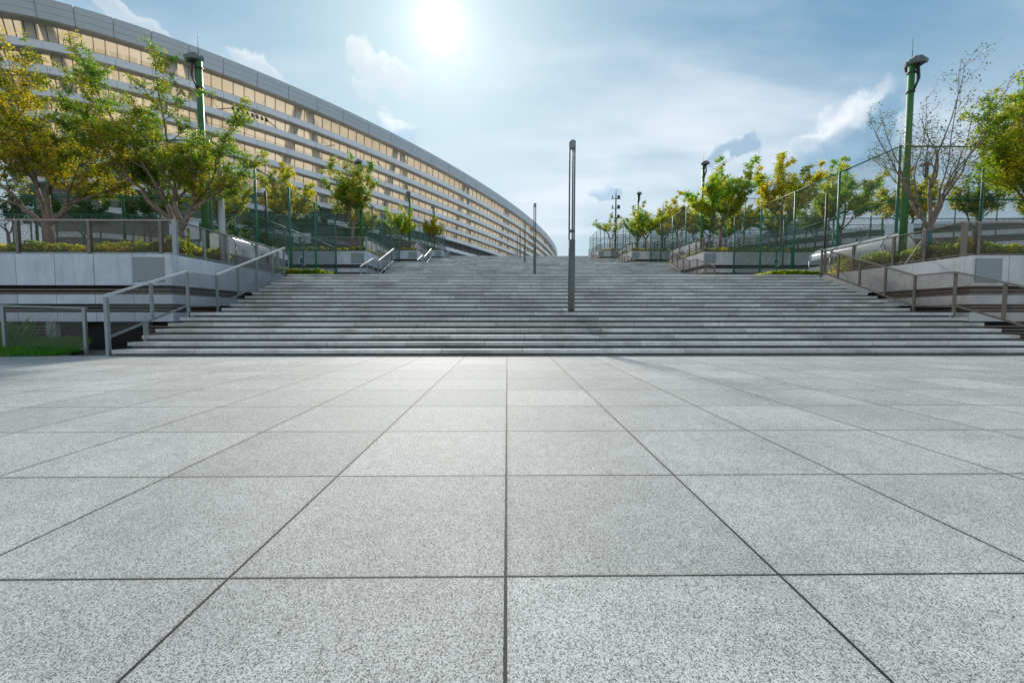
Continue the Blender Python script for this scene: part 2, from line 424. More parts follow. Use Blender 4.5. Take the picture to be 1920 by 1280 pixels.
# ------------------------------------------------------------------ layout constants
RZ, TD, Y0, LAND = .1535, .4358, 10.368, .968
PER, UP = 18.0, 18*.1535
XL, XR = -9.42, 13.52
WL, WR, WY = -9.9, 13.98, 12.95
def MX(x): return 4.08-x                        # mirror about the axis of the stairs
def stepY(k): return Y0 + TD*k + (LAND if k >= 7 else 0)
YT = stepY(17)                                  # nosing of the top step

# ------------------------------------------------------------------ ground, plaza, stairs
g = MB(); g.face([(-1500, -1500, -.06), (1500, -1500, -.06), (1500, 1500, -.06), (-1500, 1500, -.06)])
tag(g.build('ground', 'ground'), kind='structure')
p_ = MB(); p_.box(-10.6, 60, -30, Y0+.2, -.055, 0)
pz0 = [(-60, -30), (-10.6, -30), (-10.6, 10.55), (-13.5, 9.98), (-60, 9.8)]
p_.add([(x, y, z) for z in (-.055, 0) for x, y in pz0], [(5, 6, 7, 8, 9), (2, 3, 8, 7), (3, 4, 9, 8), (4, 0, 5, 9)])
tag(p_.build('plaza', 'plaza'), kind='structure')

for s in range(4):
    oy, oz = PER*s, UP*s
    sl_, ri = MB(), MB()
    for k in range(18):
        y, z = stepY(k)+oy, RZ*(k+1)+oz
        yn = stepY(k+1)+oy if k < 17 else YT+.9+oy
        x = XL - 1.96 + 1.96*(((k*.37)+.15*(k % 3)) % 1)
        while x < XR-.02:
            xa, xb = max(x, XL), min(x+1.948, XR)
            j = rnd.uniform(-.0025, .0025)
            if xb-xa > .05: sl_.box(xa, xb, y+j, yn+.05, z-.088, z+j*.4)
            x += 1.96
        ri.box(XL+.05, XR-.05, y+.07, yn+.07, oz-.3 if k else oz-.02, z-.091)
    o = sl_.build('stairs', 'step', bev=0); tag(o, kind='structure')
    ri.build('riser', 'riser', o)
    L = MB(); L.box(WL+.25, WR-.25, YT+.935+oy, Y0+PER+oy+.02, oz+UP-.3, oz+UP-.004)
    tag(L.build('landing', 'landing'), kind='structure')
pl = MB(); pl.box(-140, 140, 85, 420, 10.6, 4*UP); pl.box(WL+.25, WR-.25, 81.3, 85.001-.002, 10.6, 4*UP-.003)
tag(pl.build('upper_plaza', 'landing'), kind='structure')

# ------------------------------------------------------------------ terraces and their banded walls
BANDS = [(1.87, 2.78), (1.32, 1.60), (.80, 1.075)]
for s in range(4):
    oy, oz = PER*s, UP*s
    for side in (0, 1):
        sg = -1 if side == 0 else 1
        wx = WL if side == 0 else WR
        far = wx + sg*(62 if s < 3 else 70)
        y0 = WY+oy; y1 = WY+PER+oy if s < 3 else 85.1
        tb = MB(); a, b2 = sorted((wx+sg*.30, far))
        tb.box(a, b2, y0+.30, y1+.30, oz-.2 if s else -.05, oz+UP-.05)
        # planting strip along the front
        tag(tb.build('terrace', 'court'), kind='structure')
        st = MB(); a, b2 = sorted((wx+sg*.30, far)); st.box(a, b2, y0+.31, y0+4.2, oz+UP-.048, oz+UP-.02)
        a, b2 = sorted((wx+sg*.30, wx+sg*2.0)); st.box(a, b2, y0+4.2, y1-.02, oz+UP-.048, oz+UP-.02)
        tag(st.build('planting_soil', 'soil'), kind='structure')
        side_name = 'left' if side == 0 else 'right'
        W = empty('retaining_wall', (wx, y0, oz), f'{ORD[s]} banded retaining wall beside the {side_name} edge of the stairs, pale concrete over dark louvres', 'wall', 'banded retaining walls beside the stairs')
        lv, cl = MB(), MB()
        ylen = min(y1, y0+17)
        for bi, (z0, z1) in enumerate(BANDS):
            bm = MB(); n = 34 if s == 0 else 22
            z0 += oz; z1 += oz
            for i in range(n):                  # front run, panel by panel
                xa = wx + sg*(1.135*i + (.0 if i == 0 else 0)); xb = xa + sg*1.117
                a, b2 = sorted((xa, xb)); bm.box(a, b2, y0 if i else y0, y0+.22, z0, z1)
            yy = y0+.228
            while yy < ylen-.05:                 # side run along the stairs
                a, b2 = sorted((wx, wx+sg*.22)); bm.box(a, b2, yy, min(yy+1.7, ylen), z0+.001, z1+.001); yy += 1.708
            bm.build(['upper_band', 'middle_band', 'lower_band'][bi], 'white_wall' if side == 0 else 'tan_wall', W, bev=0)
        lz0 = -.05 if s == 0 else oz-.05
        zz = oz + .02 if s else .02
        while zz < oz+1.88:                      # louvre slats between the bands
            inb = any(oz+z0-.09 < zz < oz+z1+.01 for z0, z1 in BANDS)
            if not inb:
                a, b2 = sorted((wx+sg*.10, far)); 
                if not (s == 0 and side == 0 and zz < .78): lv.box(a, b2, y0+.10, y0+.20, zz, zz+.055)
                else:
                    lv.box(-10.9, wx-.12, y0+.10, y0+.20, zz, zz+.055); lv.box(-40, -13.75, y0+.10, y0+.20, zz, zz+.055)
                a, b2 = sorted((wx+sg*.10, wx+sg*.20)); lv.box(a, b2, y0+.21, ylen, zz, zz+.055)
            zz += .10
        lv.build('louvre_slats', 'louvre', W)
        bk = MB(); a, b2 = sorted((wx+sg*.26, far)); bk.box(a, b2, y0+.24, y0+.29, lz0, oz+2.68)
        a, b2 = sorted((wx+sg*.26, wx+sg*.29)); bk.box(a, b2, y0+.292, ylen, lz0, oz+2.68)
        bk.build('dark_backing', 'black', W)  # black sheet painted as the unlit hollow behind slats and opening
        pn = MB(); xa, xb = (-11.02, -10.1) if side == 0 else (14.07, 14.87)
        pn.box(xa, xb, y0-.035, y0-.003, oz+1.98, oz+2.69)
        pn.build('access_panel', 'panel', W, bev=.01)
        if s == 0 and side == 0:
            cc = MB(); cc.box(-13.72, -13.45, y0+.06, y0+.22, -.05, .795)
            cc.box(-10.86, -10.7, y0+.06, y0+.22, -.05, .795)
            cc.build('concrete_pier', 'concrete', W)

# ------------------------------------------------------------------ railings of the stairs
def stair_railing(side, s):
    oy, oz = PER*s, UP*s
    x = -9.52 if side == 0 else 13.6
    sn = 'left' if side == 0 else 'right'
    fm, cm, im = ('rail', 'rail_cap', 'infill') if side == 0 else ('brown_rail', 'brown_cap', 'brown_infill')  # same steel both sides; the right one carries the sun's warmth in its colour
    t = empty('stair_railing', (x, 10.4+oy, oz), f'{"grey" if side == 0 else "brown"} steel mesh railing climbing the {sn} edge of the {ORD[s]} stairs', 'railing', 'mesh railings along the stairs')
    line = [(10.40, .15, 1.43, .46), (13.05, 1.07, 2.29, 1.27), (14.36, 1.07, 2.31, 1.31), (18.72, 2.763, 3.88, 2.86)]
    def at(y):
        for a, b2 in zip(line, line[1:]):
            if y <= b2[0]+1e-6:
                f = (y-a[0])/(b2[0]-a[0]); return [a[i]+(b2[i]-a[i])*f for i in range(1, 4)]
        return list(line[-1][1:])
    ys = [10.40, 11.72, 13.05, 14.36, 15.5, 16.65, 17.75, 18.72]
    for i, y in enumerate(ys):
        zb, zt, zr = at(y); base = zr-.02 if i in (1, 4, 5, 6) else zb-.25
        if i == 7: base = zb-.1
        m_ = MB(); wd = .026 if i else .038
        m_.box(x-wd, x+wd, y+oy-.038, y+oy+.038, base+oz, zt+oz-.026)
        m_.build('post', fm, t)
    tr_, br_, me_ = MB(), MB(), MB()
    for a, b2 in zip(line, line[1:]):
        tr_.bar((x, a[0]+oy-(.05 if a is line[0] else 0), a[2]+oz), (x, b2[0]+oy+(.05 if b2 is line[-1] else 0), b2[2]+oz), .085, .045)
        br_.bar((x, a[0]+oy+.05, a[3]+oz), (x, b2[0]+oy-.05, b2[3]+oz), .045, .05)
    for a, b2 in zip(ys, ys[1:]):
        A, B = at(a), at(b2)
        me_.quad((x, a+oy+.05, A[2]+oz+.03), (x, b2+oy-.05, B[2]+oz+.03), (x, b2+oy-.05, B[1]+oz-.03), (x, a+oy+.05, A[1]+oz-.03))
    tr_.build('top_rail', cm, t); br_.build('bottom_rail', fm, t); me_.build('mesh_panel', im, t)
for s in range(4):
    for side in (0, 1): stair_railing(side, s)

# guard rail on top of each wall: front run and side run
def guard_rail(side, s):
    oy, oz = PER*s, UP*s
    sg = -1 if side == 0 else 1
    sn = 'left' if side == 0 else 'right'
    x0 = -10.1 if side == 0 else 14.18
    fm, cm, im = ('rail', 'rail_cap', 'infill') if side == 0 else ('brown_rail', 'brown_cap', 'brown_infill')
    fm2 = 'brown_rail'; cm2 = 'brown_cap'
    y0, z0, z1 = 13.42+oy, 2.80+oz, 3.86+oz
    t = empty('guard_railing', (x0, y0, oz+UP), f'mesh guard railing on top of the {ORD[s]} {sn} retaining wall', 'railing', 'guard railings on the wall tops')
    xs = [x0, x0+sg*.42] + [x0+sg*(.42+2.15*i) for i in range(1, 13 if s == 0 else 7)]
    for i, x in enumerate(xs):
        m_ = MB(); wd = .065 if i == 0 else .045
        m_.box(x-wd, x+wd, y0-.045, y0+.045, z0, z1-.022); m_.build('post', fm if i < 1 else fm2, t)
    ys = [y0+1.25, y0+2.45, y0+4.3, y0+5.9]
    for y in ys:
        m_ = MB(); m_.box(x0-.035, x0+.035, y-.045, y+.045, z0, z1-.022); m_.build('post', fm, t)
    tr_, br_, me_ = MB(), MB(), MB()
    tr_.bar((x0-.05*sg, y0, z1), (xs[-1], y0, z1), .06, .04); tr_.bar((x0, y0+.032, z1), (x0, ys[-1]+.05, z1), .07, .0398)
    br_.bar((x0+sg*.07, y0, z0+.07), (xs[-1], y0, z0+.07), .04, .05); br_.bar((x0, y0+.05, z0+.07), (x0, ys[-1], z0+.07), .04, .05)
    for a, b2 in zip(xs, xs[1:]):
        me_.quad((a, y0, z0+.09), (b2, y0, z0+.09), (b2, y0, z1-.02), (a, y0, z1-.02))
    for a, b2 in zip([y0]+ys, ys):
        me_.quad((x0, a+.04, z0+.09), (x0, b2-.04, z0+.09), (x0, b2-.04, z1-.02), (x0, a+.04, z1-.02))
    tr_.build('top_rail', cm2, t); br_.build('bottom_rail', fm, t); me_.build('mesh_panel', im if side else 'brown_infill', t)
for s in range(4):
    for side in (0, 1): guard_rail(side, s)

# ------------------------------------------------------------------ tall green court fences
def court_fence(side, s):
    oy, oz = PER*s, UP*s
    sg = -1 if side == 0 else 1; sn = 'left' if side == 0 else 'right'
    x0 = -12.0 if side == 0 else 16.05
    zt = (8.0 if side == 0 else 7.88)+oz; zm = 5.75+oz; zb = UP+oz
    t = empty('court_fence', (x0, 17.9+oy, zb), f'tall green chain link fence round the {ORD[s]} court {sn} of the stairs', 'fence', 'tall green court fences')
    yf, yr = 17.9+oy, 30.72+oy
    nf = [9, 9, 8, 7][s]
    ys = [yf + (yr-yf)*i/4 for i in range(5)]
    xs = [x0+sg*3.5*i for i in range(1, nf)]
    for y in ys:
        m_ = MB(); m_.tube([(x0, y, zb-.1), (x0, y, zt+.04)], .055, 10); m_.build('post', 'green_post', t, True)
    for x in xs:
        for y in (yf, yr):
            m_ = MB(); m_.tube([(x, y, zb-.1), (x, y, zt+.04)], .05, 8); m_.build('post', 'green_post', t, True)
    me_ = MB(); xe = xs[-1]
    for name, z, rr in (('top_rail', zt, .032), ('middle_rail', zm, .026), ('bottom_rail', zb+.12, .024)):
        m_ = MB(); m_.tube([(x0, yf, z), (x0, yr, z)], rr, 6); m_.tube([(x0, yf, z), (xe, yf, z)], rr, 6); m_.tube([(x0, yr, z), (xe, yr, z)], rr, 6)
        m_.build(name, 'green_post', t, True)
    me_.quad((x0, yf, zb+.1), (x0, yr, zb+.1), (x0, yr, zt), (x0, yf, zt))
    me_.quad((x0, yf, zb+.1), (xe, yf, zb+.1), (xe, yf, zt), (x0, yf, zt))
    me_.quad((x0, yr, zb+.1), (xe, yr, zb+.1), (xe, yr, zt), (x0, yr, zt))
    me_.build('mesh_panel', 'chain', t)
    # gate in the side run
    if s < 2:
        gt = MB(); ya, yb = ys[2]+.12, ys[2]+1.5; xg = x0-sg*.02
        gt.bar((xg, ya, zb+.15), (xg, ya, zb+2.1), .05, .06, (0, 1, 0)); gt.bar((xg, yb, zb+.15), (xg, yb, zb+2.1), .05, .06, (0, 1, 0))
        gt.bar((xg, ya, zb+2.12), (xg, yb, zb+2.12), .05, .05); gt.bar((xg, ya, zb+.2), (xg, yb, zb+.2), .05, .05)
        gt.bar((x0, ys[1], zb+2.35), (x0, ys[3], zb+2.35), .05, .05)
        gt.build('gate', 'green_post', t)
for s in range(4):
    for side in (0, 1): court_fence(side, s)

# little painted emblems on the second walls, seen through the gates
for side, px in ((0, -14.5), (1, 19.2)):
    y = WY+PER-.012; z = UP+2.12
    t = empty('wall_sign', (px, y, z), f'small white and blue emblem on the pale wall behind the {"left" if side == 0 else "right"} court gate', 'sign', 'emblems on the court walls')
    m_ = MB(); n = 18
    for i in range(n):
        a0, a1 = R(-40+260*i/n), R(-40+260*(i+1)/n)
        m_.face([(px+math.cos(a0)*.16, y, z+math.sin(a0)*.2), (px+math.cos(a1)*.16, y, z+math.sin(a1)*.2), (px+math.cos(a1)*.25, y, z+math.sin(a1)*.3), (px+math.cos(a0)*.25, y, z+math.sin(a0)*.3)])
    m_.face([(px+.02, y, z-.34), (px+.28, y, z-.34), (px+.16, y, z-.02)])
    m_.build('white_mark', 'white_paint', t)
    m_ = MB(); m_.face([(px-.14, y+.004, z-.16), (px+.12, y+.004, z-.16), (px+.14, y+.004, z+.18), (px-.12, y+.004, z+.18)]); m_.build('blue_mark', 'signblue', t)

# ------------------------------------------------------------------ barrel vaulted canopies
def canopy(side, s, y0=16.9, y1=20.9):
    oy, oz = PER*s, UP*(s+1)
    cx = -11.12 if side == 0 else 15.28
    sn = 'left' if side == 0 else 'right'
    t = empty('barrel_canopy', (cx, y0+oy, oz), f'translucent barrel vaulted exit canopy on the {ORD[s]} terrace {sn} of the stairs', 'canopy', 'barrel vaulted exit canopies')
    rr, ze = .68, .86+oz
    v, rb, lg, wl = MB(), MB(), MB(), MB()
    n = 16; ny = 12
    def P(i, y, k=1.): a = math.pi*i/n; return (cx-math.cos(a)*rr*k, y, ze+math.sin(a)*rr*.82*k)
    vs = [P(i, y0+oy+(y1-y0)*j/ny) for j in range(ny+1) for i in range(n+1)]
    v.add(vs, [(j*(n+1)+i, j*(n+1)+i+1, (j+1)*(n+1)+i+1, (j+1)*(n+1)+i) for j in range(ny) for i in range(n)])
    v.build('vault', 'poly', t, True)
    for j in range(4):
        y = y0+oy+(y1-y0)*j/3
        rb_ = MB(); rb_.tube([P(i, y, 1.02) for i in range(n+1)], .022, 6); rb_.build('rib', 'rail', t, True)
        for sx in (-1, 1):
            l_ = MB(); l_.tube([(cx+sx*rr*1.02, y, oz-.05), (cx+sx*rr*1.02, y, ze)], .022, 8); l_.build('post', 'rail', t, True)
    wl.box(cx-rr-.08, cx-rr+.02, y0+oy+.1, y1+oy-.1, oz-.05, oz+.52); wl.box(cx+rr-.02, cx+rr+.08, y0+oy+.1, y1+oy-.1, oz-.05, oz+.52)
    wl.build('side_wall', 'concrete', t)
for s in range(3):
    for side in (0, 1): canopy(side, s)

# ------------------------------------------------------------------ tall green floodlight poles
def flood_pole(x, y, zb, h, label, face=1, rr=.118):
    t = empty('floodlight_pole', (x, y, zb), label, 'floodlight', 'green floodlight poles')
    m_ = MB(); m_.tube([(x, y, zb-.1), (x, y, zb+h)], [rr, rr*.86], 20); m_.build('pole', 'green_pole', t, True)
    m_ = MB(); m_.box(x-.26, x+.26, y-.26, y+.26, zb-.03, zb+.0); m_.build('base_plate', 'green_pole', t, bev=.005)
    m_ = MB(); m_.box(x-.06, x+.06, y-rr-.012, y-rr+.02, zb+.9, zb+1.25); m_.build('service_hatch', 'green_pole', t, bev=.006)
    for dz in (.28, .95):
        m_ = MB(); m_.tube([(x, y, zb+h-dz-.03), (x, y, zb+h-dz+.03)], rr+.015, 20); m_.build('clamp', 'dark_metal', t, True)
    m_ = MB(); m_.tube([(x, y, zb+h), (x, y, zb+h+.95)], [.014, .006], 6); m_.build('lightning_rod', 'dark_metal', t, True)
    for i, (ang, dz) in enumerate(((-62, .02), (-5, .10), (52, .02)) if face > 0 else ((-28, .06), (22, .0))):
        a = R(ang) + (0 if face > 0 else math.pi)
        ca, sa = math.cos(a), math.sin(a)
        def Q(u, v, z): return (x+(ca*u-sa*v)*.88, y+(sa*u+ca*v)*.88, zb+h+z)
        hd = MB()
        top = [Q(-.05, -.20, .13+dz), Q(.20, -.25, .15+dz), Q(.50, -.17, .02+dz), Q(.50, .17, .02+dz), Q(.20, .25, .15+dz), Q(-.05, .20, .13+dz)]
        bot = [Q(-.03, -.18, -.02+dz), Q(.20, -.22, -.03+dz), Q(.45, -.15, -.10+dz), Q(.45, .15, -.10+dz), Q(.20, .22, -.03+dz), Q(-.03, .18, -.02+dz)]
        hd.add(top+bot, [(0, 1, 2, 3, 4, 5), (11, 10, 9, 8, 7, 6)]+[(k, (k+6), (k+1) % 6+6, (k+1) % 6) for k in range(6)])
        o = hd.build('lamp_head', 'head', t, bev=.02)
        bk = MB(); bk.bar(Q(.22, 0, -.03+dz), Q(.26, 0, -.55), .05, .05, (0, 1, 0)); bk.bar(Q(.26, 0, -.55), Q(.1, 0, -.93), .05, .05, (0, 1, 0))
        bk.build('bracket', 'dark_metal', t)
    return t
flood_pole(-10.94, 16.0, UP, 7.25, 'tall green floodlight pole rising through the near left tree beside the grey camera pole', -1)
flood_pole(14.62, 16.0, UP, 7.25, 'tall green floodlight pole in front of the nearly bare tree on the right', 1)
NM = ['', 'green floodlight pole behind the second retaining wall', 'green floodlight pole behind the third retaining wall', 'green floodlight pole behind the topmost retaining wall']
for s, xl, xr in ((1, -11.15, 15.06), (2, -11.45, 15.45), (3, -11.6, 15.6)):
    flood_pole(xl, 15.7+PER*s, UP*(s+1), 7.1, NM[s]+' on the left of the stairs', -1)
    if s < 3: flood_pole(xr, 15.7+PER*s, UP*(s+1), 7.05, NM[s]+' on the right of the stairs', 1)
flood_pole(32.1, 33.4, UP*2, 6.95, 'green floodlight pole seen through the bare tree behind the right court fence', -1)

# three tier sports light poles far up on the right
for (x, y, zb, h, lab) in ((17.86, 72., 4*UP, 9.6, 'slim pole with three tiers of square floodlights beside the thin small tree'), (28.5, 80., 4*UP, 9.6, 'slim dark pole with three tiers of lamps behind the yellow trees on the right')):
    t = empty('tiered_light_pole', (x, y, zb), lab, 'light pole', 'three tier light poles')
    m_ = MB(); m_.tube([(x, y, zb-.1), (x, y, zb+h), (x, y, zb+h+1.2)], [.17, .10, .02], 10); m_.build('pole', 'lamp_grey', t, True)
    for k in range(3):
        z = zb+h-.4-k*1.55
        a_ = MB(); a_.box(x-.75, x+.75, y-.04, y+.04, z-.05, z+.05); a_.build('crossarm', 'lamp_grey', t)
        for dx_, ww in ((-.55, .07), (.45, .22)):
            f_ = MB(); f_.box(x+dx_-ww, x+dx_+ww, y-.14, y+.12, z+.06, z+.52); f_.build('floodlight', 'dark_metal', t, bev=.03)

# ------------------------------------------------------------------ slim camera posts
for side, x in ((0, -11.62), (1, 15.6)):
    t = empty('camera_post', (x, 21.3, UP), f'slim black camera post beside the {"left" if side == 0 else "right"} court fence', 'camera post', 'slim black camera posts')
    m_ = MB(); m_.tube([(x, 21.3, UP-.1), (x, 21.3, UP+4.2)], .045, 10); m_.build('post', 'dark_metal', t, True)
    if side == 0:
        m_ = MB(); m_.box(x-.26, x-.05, 21.2, 21.42, UP+4.1, UP+4.34); m_.build('camera', 'white_paint', t, bev=.03)
        m_ = MB(); m_.bar((x-.1, 21.3, UP+4.05), (x, 21.3, UP+4.0), .03, .03); m_.build('bracket', 'dark_metal', t)
x, y = -10.28, 15.9
t = empty('camera_pole', (x, y, UP), 'thick pale grey pole with a short arm and a white dome camera', 'camera pole')
m_ = MB(); m_.tube([(x, y, UP-.1), (x, y, UP+3.62)], [.115, .085], 18); m_.build('pole', 'pale_paint', t, True)
m_ = MB(); m_.tube([(x, y, UP+3.5), (x+.42, y, UP+3.48)], .025, 8); m_.build('arm', 'rail', t, True)
m_ = MB(); m_.tube([(x+.42, y, UP+3.46), (x+.42, y, UP+3.36), (x+.42, y, UP+3.2), (x+.42, y, UP+3.14)], [.03, .075, .085, .08], 14); cm_ = m_.build('dome_camera', 'white_paint', t, True)
m_ = MB(); m_.tube([(x+.42, y, UP+3.139), (x+.42, y, UP+3.07), (x+.42, y, UP+3.045)], [.07, .055, .02], 14); m_.build('lens_dome', 'dark_metal', cm_, True)

# ------------------------------------------------------------------ slender lamp posts on the axis of the stairs
def lamp_post(y, zb, label):
    x = 1.985
    t = empty('lamp_post', (x, y, zb), label, 'lamp post', 'slender lamp posts on the middle of the stairs')
    m_ = MB(); m_.tube([(x, y, zb-.03), (x, y, zb+2.22)], .105, 20); m_.build('base_column', 'lamp_grey', t, True)
    m_ = MB(); m_.tube([(x, y, zb-.01), (x, y, zb+.018)], .17, 20); m_.build('base_plate', 'lamp_grey', t, bev=.004)
    for k in range(3):
        a = R((172, 20, -88)[k]); xx, yy = x+math.cos(a)*.080, y+math.sin(a)*.080
        r_ = MB(); r_.tube([(xx, yy, zb+2.21), (xx, yy, zb+4.98)], .024, 8); r_.build('light_rod', 'lamp_grey', t, True)
    m_ = MB(); m_.tube([(x, y, zb+2.46), (x, y, zb+2.52)], .10, 16); m_.build('ring', 'lamp_grey', t, True)
    m_ = MB(); m_.tube([(x, y, zb+4.96), (x, y, zb+5.17), (x, y, zb+5.19)], [.10, .10, .085], 20); m_.build('cap', 'lamp_cap', t)
PN = ['tallest looking lamp post, nearest the camera on the lower landing', 'second lamp post from the camera, standing on the second stairs', 'third lamp post from the camera, in front of the far stadium end', 'fourth lamp post from the camera, near the crest of the stairs', 'fifth lamp post from the camera, just beyond the crest', 'farthest of the lamp posts in the row on the stairs axis']
for i in range(6): lamp_post(13.42+PER*i, 7*RZ+UP*i if i < 4 else 4*UP+(.3 if i == 4 else .6), PN[i])

# ------------------------------------------------------------------ basketball stands
for i, (x, y, zb, lab) in enumerate(((-19.75, 27, UP, 'white basketball backboard on the lowest left court, seen past the near tree trunk'), (-21, 45, 2*UP, 'white basketball backboard on the second left court, seen through the gate'),
        (24.4, 27, UP, 'pale basketball backboard on the lowest right court behind the canopy'), (24.8, 45, 2*UP, 'pale basketball backboard on the second right court'), (25, 63, 3*UP, 'small far basketball backboard on the third right court'))):
    t = empty('basketball_hoop', (x, y+1.1, zb), lab, 'basketball hoop', 'basketball hoops on the courts')
    m_ = MB(); m_.tube([(x, y+1.3, zb-.05), (x, y+1.3, zb+3.0), (x, y+.1, zb+3.5)], .07, 8); m_.build('stand', 'green_post', t)
    m_ = MB(); m_.box(x-.9, x+.9, y-.02, y+.03, zb+2.9, zb+3.95); bd = m_.build('backboard', 'board', t, bev=.01)
    m_ = MB()
    for a, b2 in (((-.3, 3.05), (.3, 3.05)), ((-.3, 3.5), (.3, 3.5)), ((-.3, 3.05), (-.3, 3.5)), ((.3, 3.05), (.3, 3.5))):
        m_.bar((x+a[0], y-.03, zb+a[1]), (x+b2[0], y-.03, zb+b2[1]), .02, .05, (0, 1, 0) if a[0] == b2[0] else (0, 0, 1))
    m_.build('target_square', 'dark_metal', bd)
    m_ = MB(); m_.tube([(x+.225*math.cos(R(k*30)), y-.4+.225*math.sin(R(k*30)), zb+3.05) for k in range(13)], .014, 6); m_.bar((x, y-.2, zb+3.05), (x, y-.02, zb+3.05), .1, .03); m_.build('hoop', 'hoop', t)

# ------------------------------------------------------------------ the stadium: an ellipse in plan with horizontal louvre bands
EC = np.array([-23.127, 186.684]); EA, EB = 142.283, 37.967
EU = np.array([-.27908, -.96027]); EV = np.array([.96027, -.27908])
def SP(th, off=0., z=0.):                       # point on the facade; off < 0 goes inwards along the normal
    n = np.array([math.cos(th)/EA, math.sin(th)/EB]); n /= np.linalg.norm(n)
    f = min(max((.58-th)/.42, 0.), 1.); lean = .07+.25*f*f*(3-2*f)   # the facade leans outwards, most of all round its near end
    p0 = EC + EU*(EA*math.cos(th)+n[0]*off) + EV*(EB*math.sin(th)+n[1]*off)
    if z <= 0 or off > .5: return (float(p0[0]), float(p0[1]), z)
    off -= lean*(37.-max(z, 8.))
    p = EC + EU*(EA*math.cos(th)+n[0]*off) + EV*(EB*math.sin(th)+n[1]*off)
    return (float(p[0]), float(p[1]), EYE+(z-EYE)*float(np.linalg.norm(p)/np.linalg.norm(p0)))
TH = [.1637, .2337, .2969, .3558, .4119, .4669, .5193, .5728, .6256, .6777, .7298, .7831, .8358, .8907, .9469, 1.0032, 1.0592]
while TH[-1] < 2.25: TH.append(TH[-1]+.0548)
while TH[0] > -.75: TH.insert(0, TH[0]-.072)
def strip(mb, prof, a, b2, nsub=2, caps=True):  # sweep a closed (offset, z) profile from angle a to b2
    vs = []; m = len(prof)
    for i in range(nsub+1):
        th = a+(b2-a)*i/nsub
        vs += [SP(th, o, z) for o, z in prof]
    fs = [(i*m+k, (i+1)*m+k, (i+1)*m+(k+1) % m, i*m+(k+1) % m) for i in range(nsub) for k in range(m)]
    if caps: fs += [tuple(range(m)), tuple(nsub*m+k for k in range(m))[::-1]]
    mb.add(vs, fs)
stad = empty('stadium', SP(.6, 0, 0), 'huge curved stadium facade of pale horizontal louvre bands over beige glazing on the left', 'stadium')
GAP = .05
def dth(th, ds): return ds/math.hypot(EA*math.sin(th), EB*math.cos(th))
rim = MB()
for a, b2 in zip(TH, TH[1:]):
    g_ = dth(a, GAP)
    for z0, z1 in ((34.72, 35.45), (35.48, 36.2), (36.23, 37.0)):
        strip(rim, [(0, z0), (0, z1), (-.5, z1), (-.5, z0)], a+g_, b2-g_)
rim.build('rim_cladding', 'rim', stad)
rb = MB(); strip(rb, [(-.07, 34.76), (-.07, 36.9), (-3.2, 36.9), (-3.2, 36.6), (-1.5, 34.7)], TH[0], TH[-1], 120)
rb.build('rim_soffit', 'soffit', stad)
BT = [(32.3, .85), (29.68, .85), (27.15, .82), (24.75, .82), (22.45, .80), (20.2, .78), (17.62, .74), (14.3, .65), (11.1, .62)]
for i, (zt, h) in enumerate(BT):
    fb, sb = MB(), MB()
    for a, b2 in zip(TH, TH[1:]):
        g_ = dth(a, .025)
        strip(fb, [(0, zt-h), (0, zt), (-.35, zt), (-.35, zt-h)], a+g_, b2-g_)
    f_ = fb.build('louvre_band', 'fascia', stad)
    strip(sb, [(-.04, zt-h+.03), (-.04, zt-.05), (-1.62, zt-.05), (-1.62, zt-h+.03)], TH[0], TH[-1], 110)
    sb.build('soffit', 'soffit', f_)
gp = MB()
for a, b2 in zip(TH, TH[1:]):
    for k in range(3):
        t0, t1 = a+(b2-a)*k/3, a+(b2-a)*(k+1)/3
        gp.face([SP(t0, -1.5, 17.6), SP(t1, -1.5, 17.6), SP(t1, -1.5, 34.8), SP(t0, -1.5, 34.8)])
gp.build('glass_pane', 'glass', stad)
ml = MB()
for a, b2 in zip(TH, TH[1:]):
    for k in range(3):
        t0 = a+(b2-a)*(k+.15)/3
        p, q = Vector(SP(t0, -1.42, 17.6)), Vector(SP(t0, -1.42, 34.8)); n_ = Vector(SP(t0, 1, 0))-Vector(SP(t0, 0, 0))
        ml.bar(p, q, .07, .10, n_)
tag(ml.build('mullions', 'mullion', stad), kind=None)
mbn = MB(); strip(mbn, [(-5.0, 15.), (-3.35, 36.75), (-3.40, 36.75), (-5.05, 15.)], -.6, 2.2, 110, False)
mbn.build('inner_membrane', 'membrane', stad, True)
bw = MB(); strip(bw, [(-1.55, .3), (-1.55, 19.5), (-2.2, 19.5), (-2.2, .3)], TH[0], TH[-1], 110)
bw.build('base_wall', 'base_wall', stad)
apex = [-.2, .0, .21, .459, .669, .881, 1.102, 1.32, 1.54, 1.76]
for ta in apex:
    for sg in (-1, 1):
        t1 = ta+sg*dth(ta, .75); t2 = ta+sg*dth(ta, 4.8)
        m_ = MB(); n_ = Vector(SP(ta, 1, 0))-Vector(SP(ta, 0, 0))
        m_.bar(SP(t1, -2.6, 36.3), SP(t2, -2.7, 17.4), 1.25, .5, n_); m_.build('raking_column', 'column', stad)
    br = MB()
    for z0, z1, d0, d1 in ((29.6, 31.6, 1.6, 6.), (26.2, 28., 2.4, 7.2), (21.9, 23.6, 3.3, 8.)):
        for sg in (-1, 1):
            br.bar(SP(ta+sg*dth(ta, d0), -2.9, z0), SP(ta+sg*dth(ta, d1), -2.9, z1), .13, .13)
    br.bar(SP(ta+dth(ta, 2), -2.6, 34.5), SP(ta+dth(ta, 12), -2.6, 18), .05, .05); br.bar(SP(ta+dth(ta, 10), -2.6, 34.5), SP(ta+dth(ta, 3), -2.6, 18), .05, .05)
    br.build('bracing', 'soffit', stad)
wr = MB()
for z in (20.9, 23.6, 25.4, 28.3, 30.5, 33.4):
    for i in range(0, len(TH)-1): wr.bar(SP(TH[i], -2.4, z), SP(TH[i+1], -2.4, z), .04, .04)
wr.build('tension_wires', 'mullion', stad)
